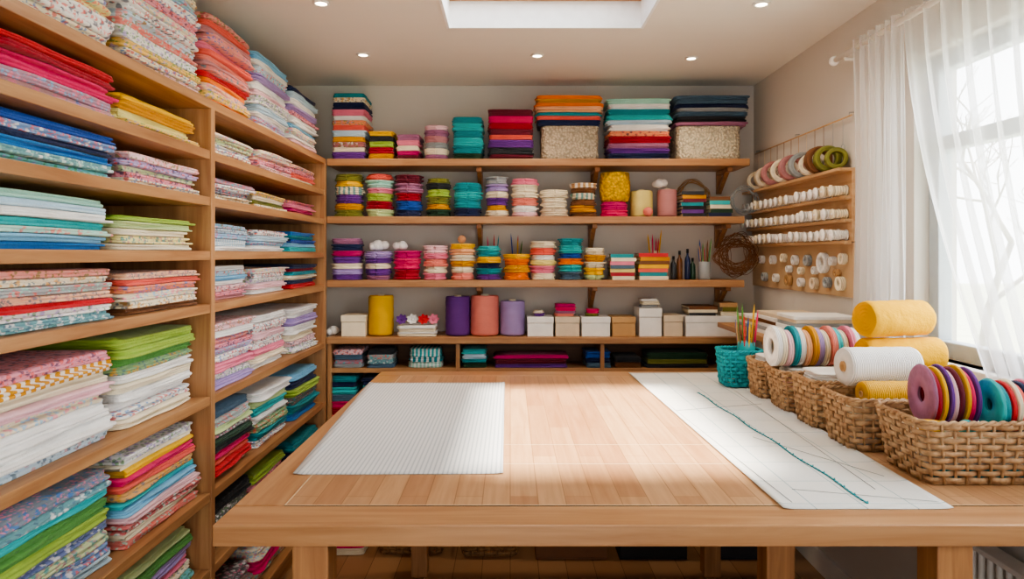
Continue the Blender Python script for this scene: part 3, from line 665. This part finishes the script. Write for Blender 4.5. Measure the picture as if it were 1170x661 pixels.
def fabric_roll(cx,cy,cz,r,l,c,lab,yaw=0,turns=5,matt=None,seed=1):
    rs=random.Random(seed); g=MB(); n=40
    prof=[(0.0005,.004)]
    for k in range(turns): prof+= [(r*(k+.25)/turns,.004),(r*(k+.55)/turns,-.003),(r*(k+.95)/turns,.005)]
    prof[-1]=(r*.95,.0)
    full=[(a,b) for a,b in prof]+[(r*.99,.006)]+[(r*(1+.012*math.sin(k*1.9)),l*k/14) for k in range(1,14)]+[(r*.99,l-.006)]+[(a,l-b) for a,b in prof[::-1]]
    s1,s2=rs.uniform(0,6),rs.uniform(0,6)
    g.lathe(full,n,mod=lambda rr,zz,q: rr*(1+.03*math.sin(2*q+zz*6+s1)+.015*math.sin(5*q-zz*25+s2)+(.04 if 0<((q+zz*.6)%(2*pi))-1.2<.5 else 0)) if rr>r*.9 else rr)
    g.xform(Matrix.Translation((0,0,-l/2)))
    return obj('fabric_roll',g,matt or cloth_mat(c),loc=(cx,cy,cz),rot=(0,pi/2,yaw),label=lab,cat='fabric')
fabric_roll(1.25,2.19,1.126,.056,.245,'golden','golden yellow rolled fabric on a basket',yaw=.02,seed=2)
fabric_roll(1.23,2.19,1.244,.056,.225,'golden','golden yellow rolled fabric stacked on another roll',yaw=.25,seed=3)
thread_roll('thread_cone',.985,2.02,1.118,.056,.215,'white','big white thread roll lying across basket',rot=(0,pi/2,.06),core='tan')
thread_roll('thread_cone',.995,1.935,1.054,.036,.15,'golden','golden yellow thread roll lying in wicker basket',rot=(0,pi/2,.0),core='tan')
def ribbon(cx,cy,cz,r,t,mat,lab,rot,name='ribbon_roll',group='ribbon rolls in baskets',hole=.32,bulge=0):
    g=MB(); k=8
    outer=[(r*(.97 if i in(0,k) else 1+.012*math.sin(i*2.2))*(1-bulge*abs(2*i/k-1)**2.2),-t/2+t*i/k) for i in range(k+1)]
    e=outer[0][0]
    g.lathe(outer+[(e*.8,t/2+.001),(e*.7,t/2-.001),(r*hole,t/2-.002),(r*hole,-t/2+.002),(e*.8,-t/2)],32,close=True)
    return obj(name,g,mat,loc=(cx,cy,cz),rot=rot,label=lab,cat='ribbon',group=group)
def ribbon_row(x0,y0,zbase,cols,t,r,yaw,lean,where):
    for i,c in enumerate(cols):
        rr=r*(1-.07*((i*5)%3)/2); s=i*(t+.0012)
        ribbon(x0+s*math.cos(yaw),y0+s*math.sin(yaw),zbase+rr,rr,t,thread(c,40),'%s ribbon roll %s'%(c.replace('_',' '),where),(0,pi/2+lean,yaw),hole=.26,bulge=.08)
ribbon_row(1.055,1.748,1.0145,['mauve','crimson','yellow','purple','pale_pink','maroon','golden','hot_pink','purple'],.0115,.077,-.12,.0,'standing in the large basket')
ribbon_row(1.185,1.688,1.0145,['turquoise','teal','red','cream','coral','navy','pink','teal'],.0115,.064,-.08,.0,'leaning in the large basket')
ribbon(1.025,1.662,1.0285,.026,.028,thread('yellow'),'small yellow thread ring in basket',(0,.0,.3))
yarn_ball(1.10,1.645,1.013,.019,'turquoise','small turquoise yarn ball in basket')
cl=['white','cream','pale_pink','teal','white','peach','mustard','lavender','cream','salmon','turquoise','cream','pink','white']
for i,c in enumerate(cl):
    x=.935+i*.0212; r=.071*(1-.10*((i*7)%3)/2)
    ribbon(x,2.43+.004*math.sin(i*2),1.0525+r,r,.0185,thread(c,40),'%s ribbon roll standing in a row'%c.replace('_',' '),(0,pi/2-.0,.0),hole=.4)
cup_set(.985,2.85,TZ+.014,.036,.17,'turquoise',12,.29,'turquoise cup of pencils inside teal basket')
stack(.915,2.85,TZ+.014,.05,.10,.09,'teal,navy,turquoise,cream','inside teal basket',rad=.02,jit=0,rj=0,name='folded_filler',word='folded napkin',cat='filler',group='folded fabrics inside baskets')  # folded fabric as filler here as well
# ---------------------------------------------------------------- ledge with papers
lg=empty('wall_ledge',(WX,3.2,1.085),'narrow wooden wall ledge holding papers','shelf')
boxobj('ledge_board',-.31,-.0005,-.50,.46,-.025,0,wood('Y'),.003,parent=lg)
for y in(-.42,.0,.36): boxobj('bracket',-.24,-.0005,y-.012,y+.012,-.06,-.026,wood('Y'),.002,parent=lg)
rs=random.Random(3); z=1.0855
for (cx,cy,w,d,h,spec) in[(1.265,2.83,.25,.2,.115,'white,cream,grey,white,white,grey,beige,white'),(1.27,3.10,.22,.26,.10,'white,grey,white,brown,white,beige'),(1.29,3.42,.2,.26,.06,'grey,white,tan,white')]:
    sp=spec.split(',')
    for k,c in enumerate(sp):
        t=h/len(sp); boxobj('paper_pad',-w/2,w/2,-d/2,d/2,0,t-.0008,P(c,.8),.0015,loc=(cx+rs.uniform(-.006,.006),cy,z+k*t),rot=(0,0,rs.uniform(-.06,.06)),label='%s pad of paper lying on wall ledge'%c,cat='paper',group='paper pads on the wall ledge')
# ---------------------------------------------------------------- thread rack on right wall
RY0,RY1=2.80,3.96
rk=empty('thread_rack',(WX,3.38,1.27),'wall-mounted wooden thread rack with pegs','rack')
m,nt,b=base_mat('pegboard',.6)
tc=N(nt,'ShaderNodeTexCoord'); v=N(nt,'ShaderNodeTexVoronoi',Scale=34.0,Randomness=0.0); L(nt,tc.outputs['Object'],v.inputs['Vector'])
L(nt,ramp(nt,v.outputs['Distance'],[(.16,lin('#5b3d22')),(.2,lin('#c4a580'))]),b.inputs['Base Color']); pegm=m
hw=(RY1-RY0)/2
boxobj('backboard',-.018,-.0008,-hw,hw,.23,.535,wood('Y',tag='rk',c1='#b48a5e',c2='#d3b08a'),.002,parent=rk)
boxobj('pegboard',-.014,-.0008,-hw,hw,0,.228,pegm,.002,parent=rk)
for z in(.535,.42,.325,.235): boxobj('ledge',-.075 if z>.5 else -.05,-.0185,-hw,hw,z-.014,z,wood('Y',tag='rk'),.002,parent=rk)
sp_prof=[(.004,0),(.017,0),(.017,.004),(.0135,.006),(.0150,.012),(.0150,.038),(.0135,.044),(.017,.046),(.017,.050),(.004,.050)]
spm=[thread('white',90),thread('cream',90)]
rs=random.Random(11)
for z in(1.69,1.595,1.505):
    for k in range(17):
        y=RY0+.045+k*.0665+rs.uniform(-.004,.004); s=rs.uniform(1.2,1.5)
        if rs.random()<.05: continue
        g=MB().lathe(sp_prof,16)
        o=obj('thread_spool',g,rs.choice([spm[0],spm[0],spm[0],spm[1]]),loc=(WX-.0195,y,z+.017*s+.0008),rot=(0,-pi/2,0),label='small white thread spool on wooden wall rack',cat='thread spool',group='thread spools on the wall rack')
        o.scale=(s,s,s)
        pg=MB().tube([(0,0,.001),(0,0,.053)],.0030,6); obj('peg',pg,P('white',.6),parent=o)
for i,(y,r,c) in enumerate([(2.87,.045,'olive'),(2.95,.055,'olive'),(3.03,.06,'brown'),(3.12,.05,'cream'),(3.21,.06,'grey'),(3.32,.062,'dusty_pink'),(3.43,.06,'cream'),(3.55,.062,'dusty_pink'),(3.67,.055,'beige'),(3.8,.05,'cream')]):
    ribbon(WX-.05,y,1.8065+r,r,.042,thread(c,40),'%s ribbon roll standing on rack top'%c.replace('_',' '),(pi/2,0,-.3+.12*(i%3)),group='ribbon rolls on the rack top',hole=.62)
for i,(y,z,r,c) in enumerate([(2.86,1.43,.024,'cream'),(2.95,1.42,.02,'white'),(3.04,1.41,.046,'white'),(3.20,1.42,.026,'grey'),(3.34,1.42,.024,'white'),(3.48,1.43,.022,'cream'),(3.62,1.42,.024,'white'),(3.78,1.42,.022,'white'),(2.91,1.37,.016,'tan'),(3.12,1.375,.018,'white'),(3.27,1.37,.018,'cream'),(3.41,1.375,.018,'white'),
    (2.88,1.325,.03,'cream'),(3.0,1.325,.024,'grey'),(3.13,1.315,.028,'beige'),(3.27,1.315,.022,'white'),(3.42,1.32,.028,'tan'),(3.58,1.325,.022,'white'),(3.74,1.325,.024,'grey')]):
    t=.024; ribbon(WX-.0152-t/2,y,z,r,t,thread(c,50),'%s tape roll hung on pegboard'%c,(0,pi/2,0),group='tape rolls on the pegboard')
rl=empty('hook_rail',(WX,0,0),'thin metal hook rail on the wall','rail')
mb=MB().tube([(-.02,2.80,2.02),(-.02,3.90,2.02)],.0035,8)
obj('rail',mb,P('tan',.4),parent=rl)
for y in(2.82,3.35,3.88): obj('hook',MB().tube([(-.001,y,2.035),(-.02,y,2.035),(-.02,y,2.02)],.0025,6),P('grey',.3),parent=rl)
for k in range(12):
    y=2.86+k*.088; l=rs.uniform(.10,.18); g=MB(); q=rs.uniform(.010,.02)
    g.tube([(0,0,.0),(0,.001,-l+2*q)],.0011,4); g.tube([(0,q*math.sin(a),-l+q+q*math.cos(a)) for a in [2*pi*j/16 for j in range(16)]],.0014,4,True)
    obj('hanging_thread',g,P(rs.choice(['grey','tan','cream','brown']),.6),loc=(WX-.026,y,2.016),label='thin looped thread hanging from rail',cat='thread',group='threads hanging from the rail')
# ---------------------------------------------------------------- curtains
cr=empty('curtain_rod',(0,0,0),'white curtain rod with round finials','curtain rod')
RX=WX-.085; RZ=2.245
obj('rod',MB().tube([(RX,.55,RZ),(RX,2.80,RZ)],.011,12),trimm,parent=cr)
for y in(.53,2.815):
    g=MB().lathe([(.02*math.sin(pi*i/8)+1e-5,-.02*math.cos(pi*i/8)) for i in range(9)],14); g.xform(Matrix.Translation((RX,y,RZ))); obj('finial',g,trimm,parent=cr)
for y in(.7,2.72): obj('bracket',MB().tube([(WX-.001,y,RZ-.02),(RX,y,RZ-.02),(RX,y,RZ-.012)],.006,8),trimm,parent=cr)
def sheer():
    m=bpy.data.materials.new('sheer_fabric'); m.use_nodes=True; nt=m.node_tree; nt.nodes.clear()
    o=N(nt,'ShaderNodeOutputMaterial'); tr=N(nt,'ShaderNodeBsdfTransparent'); tl=N(nt,'ShaderNodeBsdfTranslucent'); df=N(nt,'ShaderNodeBsdfDiffuse')
    tl.inputs[0].default_value=(.97,.98,1,1); df.inputs[0].default_value=(.92,.92,.93,1)
    a=N(nt,'ShaderNodeMixShader',Fac=.3); b=N(nt,'ShaderNodeMixShader'); lw=N(nt,'ShaderNodeLayerWeight',Blend=.35)
    mr=N(nt,'ShaderNodeMapRange'); mr.inputs['To Min'].default_value=.32; mr.inputs['To Max'].default_value=.92; L(nt,lw.outputs['Facing'],mr.inputs[0])
    L(nt,tl.outputs[0],a.inputs[1]); L(nt,df.outputs[0],a.inputs[2]); L(nt,mr.outputs[0],b.inputs[0]); L(nt,tr.outputs[0],b.inputs[1]); L(nt,a.outputs[0],b.inputs[2]); L(nt,b.outputs[0],o.inputs[0]); return m
shm=sheer()
def curtain(fy,ztop,zbot,folds,amp,lab,nu=240,nv=40,x=RX,flare=.45):
    V=[];Fc=[]
    for j in range(nv+1):
        t=j/nv
        for i in range(nu+1):
            u=i/nu; y=fy(u,t); zb=zbot(u) if callable(zbot) else zbot
            xx=x+amp*(1-flare+flare*t)*(math.sin(u*folds*2*pi+.6*math.sin(t*3+u*5))+.3*math.sin(u*folds*4.7*pi+1+t*2))*.75
            V.append((xx,y,ztop+(zb-ztop)*t))
    for j in range(nv):
        for i in range(nu): a=j*(nu+1)+i; Fc.append((a,a+1,a+nu+2,a+nu+1))
    g=MB(); g.v=V; g.f=Fc; return obj('sheer_curtain',g,shm,label=lab,cat='curtain')
curtain(lambda u,t: 2.33+u*(.31-.03*math.sin(pi*t)), RZ+.03, .98, 6,.03,'white sheer curtain hanging straight beside the window')
curtain(lambda u,t: (1.05+u*1.26)*(1-t**1.7)+(1.20+u*.70)*t**1.7, RZ+.03, lambda u:1.09-.02*u, 13,.03,'white sheer curtain swept sideways across the window',flare=.2,x=RX+.012)
# ---------------------------------------------------------------- radiator
rd=empty('radiator',(WX,0,0),'white panel radiator under the window','radiator')
mb=MB()
for k in range(26):
    y=1.15+k*.036; mb.tube([(-.075,y,.12),(-.075,y,.60)],.013,8)
obj('ribbed_panel',mb,trimm,parent=rd); boxobj('back_panel',-.062,-.03,1.13,2.07,.12,.60,trimm,.004,parent=rd)
boxobj('top_grille',-.09,-.03,1.13,2.07,.60,.615,trimm,.003,parent=rd); boxobj('wall_bracket',-.03,-.001,1.3,1.34,.2,.5,trimm,0,parent=rd); boxobj('wall_bracket',-.03,-.001,1.86,1.9,.2,.5,trimm,0,parent=rd)
# ---------------------------------------------------------------- under the table
wicker(-.26,.06,3.25,3.53,.17,'#6b4a2a','#a67c4e','brown wicker basket on the floor under table',z=0)
wicker(-.66,-.30,3.27,3.53,.15,'#6b4a2a','#a67c4e','low brown wicker basket on floor',z=0)
def crate(x0,x1,y0,y1,h,c,lab):
    o=empty('storage_crate',((x0+x1)/2,(y0+y1)/2,.0005),lab,'box'); w,d=(x1-x0)/2,(y1-y0)/2
    mb=MB().box(-w,w,-d,d,0,.01).box(-w,w,-d,-d+.01,.01,h).box(-w,w,d-.01,d,.01,h).box(-w,-w+.01,-d+.01,d-.01,.01,h).box(w-.01,w,-d+.01,d-.01,.01,h)
    obj('crate_body',mb,P(c,.6),False,parent=o,bevel=.003)
crate(.12,.46,3.24,3.54,.2,'brown','dark brown open crate on floor'); crate(.52,.84,3.24,3.54,.22,'black','black open crate on floor'); crate(.98,1.3,3.24,3.54,.2,'charcoal','charcoal open crate on floor')
stack(-.80,3.40,0,.2,.24,.12,'pink,salmon,hot_pink,cream','on the floor',group='folded fabrics on the floor')
# ---------------------------------------------------------------- downlights
em=bpy.data.materials.new('lamp_glow'); em.use_nodes=True; b=em.node_tree.nodes['Principled BSDF']; b.inputs['Emission Color'].default_value=(1,.85,.6,1); b.inputs['Emission Strength'].default_value=20
for x,y in((415,62),(614,63),(790,66),(367,3),(870,4)):
    Y=(CZ-CH)*F/(HY-y); X=PX(x,Y)
    o=empty('downlight',(X,Y,CZ),'small round recessed ceiling downlight','light',group='recessed ceiling downlights')
    obj('trim_ring',MB().lathe([(.022,0),(.034,0),(.034,-.004),(.024,-.007),(.022,-.004)],28,close=True),trimm,parent=o)
    obj('lamp_lens',MB().lathe([(.001,-.002),(.0215,-.002),(.0215,-.0005),(.001,-.0005)],24),em,parent=o)
    l=bpy.data.lights.new('downlight_lamp','SPOT'); l.energy=13; l.color=(1,.80,.58); l.spot_size=2.2; l.spot_blend=.9; l.shadow_soft_size=.03
    lo=bpy.data.objects.new('downlight_lamp',l); coll.objects.link(lo); lo.location=(0,0,-.02); lo.parent=o
# ---------------------------------------------------------------- outside
obj('ground',MB().box(2,40,-25,45,-.6,-.5),plain('grass','#b5bcab',.95,0,.2,2),False,kind='structure')
def tree(cx,cy,seed,h=6):
    rs=random.Random(seed); g=MB()
    def br(p,d,l,r,dep):
        pts=[p]; q=p
        for k in range(4): 
            d=(d+Vector((rs.gauss(0,.09),rs.gauss(0,.09),.03))).normalized(); q=q+d*l/4; pts.append(q)
        g.tube(pts,r,5,taper=.6)
        if dep==0: return
        for k in range(3 if dep>1 else 4):
            ax=Vector((rs.gauss(0,1),rs.gauss(0,1),rs.gauss(0,.5))).normalized()
            br(pts[2+k%3],(d+ax*.75).normalized(),l*rs.uniform(.6,.75),r*.55,dep-1)
    br(Vector((0,0,0)),Vector((0,0,1)),h*.38,.08,4)
    obj('bare_tree',g,plain('bark','#b3ada6',.9,0,.15,8),loc=(cx,cy,-.5),label='bare winter tree standing outside the window',cat='tree')
tree(8,11.5,5,6); tree(17,27,9,8); tree(14,5,12,8)
# ---------------------------------------------------------------- light
W=bpy.data.worlds.new('World'); bpy.context.scene.world=W; W.use_nodes=True
nt=W.node_tree; bg=nt.nodes['Background']; bg.inputs[0].default_value=(.94,.965,1,1)
tc=N(nt,'ShaderNodeTexCoord'); sp=N(nt,'ShaderNodeSeparateXYZ'); L(nt,tc.outputs['Generated'],sp.inputs[0])
mr=N(nt,'ShaderNodeMapRange'); mr.interpolation_type='SMOOTHSTEP'
mr.inputs['From Min'].default_value=.0; mr.inputs['From Max'].default_value=.9; mr.inputs['To Min'].default_value=3.1; mr.inputs['To Max'].default_value=11.0
L(nt,sp.outputs['X'],mr.inputs[0]); L(nt,mr.outputs[0],bg.inputs[1])
s=bpy.data.lights.new('sun','SUN'); s.energy=21; s.angle=.13; s.color=(1,.91,.78); so=bpy.data.objects.new('sun',s); coll.objects.link(so)
so.rotation_euler=Vector((.08,-.05,-1)).to_track_quat('-Z','Y').to_euler()
def portal(loc,rot,sx,sy):
    l=bpy.data.lights.new('portal','AREA'); l.shape='RECTANGLE'; l.size=sx; l.size_y=sy; l.cycles.is_portal=True
    o=bpy.data.objects.new('sky_portal',l); coll.objects.link(o); o.location=loc; o.rotation_euler=rot
portal((WX+.16,(WY0+WY1)/2,(WZ0+WZ1)/2),(0,pi/2,0),WZ1-WZ0,WY1-WY0)
portal(((SX0+SX1)/2,(SY0+SY1)/2,CZ+.2),(0,0,0),SX1-SX0,SY1-SY0)
portal(((DX0+DX1)/2,Y0-.12,DZ/2),(pi/2,0,0),DX1-DX0,DZ)
try: bpy.context.scene.view_settings.look='AgX - Medium High Contrast'
except Exception as ex: print('look',ex)
# ---------------------------------------------------------------- camera
c=bpy.data.cameras.new('camera'); co=bpy.data.objects.new('camera',c); coll.objects.link(co)
co.location=(0,0,CH); co.rotation_euler=(pi/2,0,0); c.lens=24; c.sensor_width=36; c.shift_x=2/1170; c.shift_y=-40.5/1170; c.clip_start=.05
bpy.context.scene.camera=co
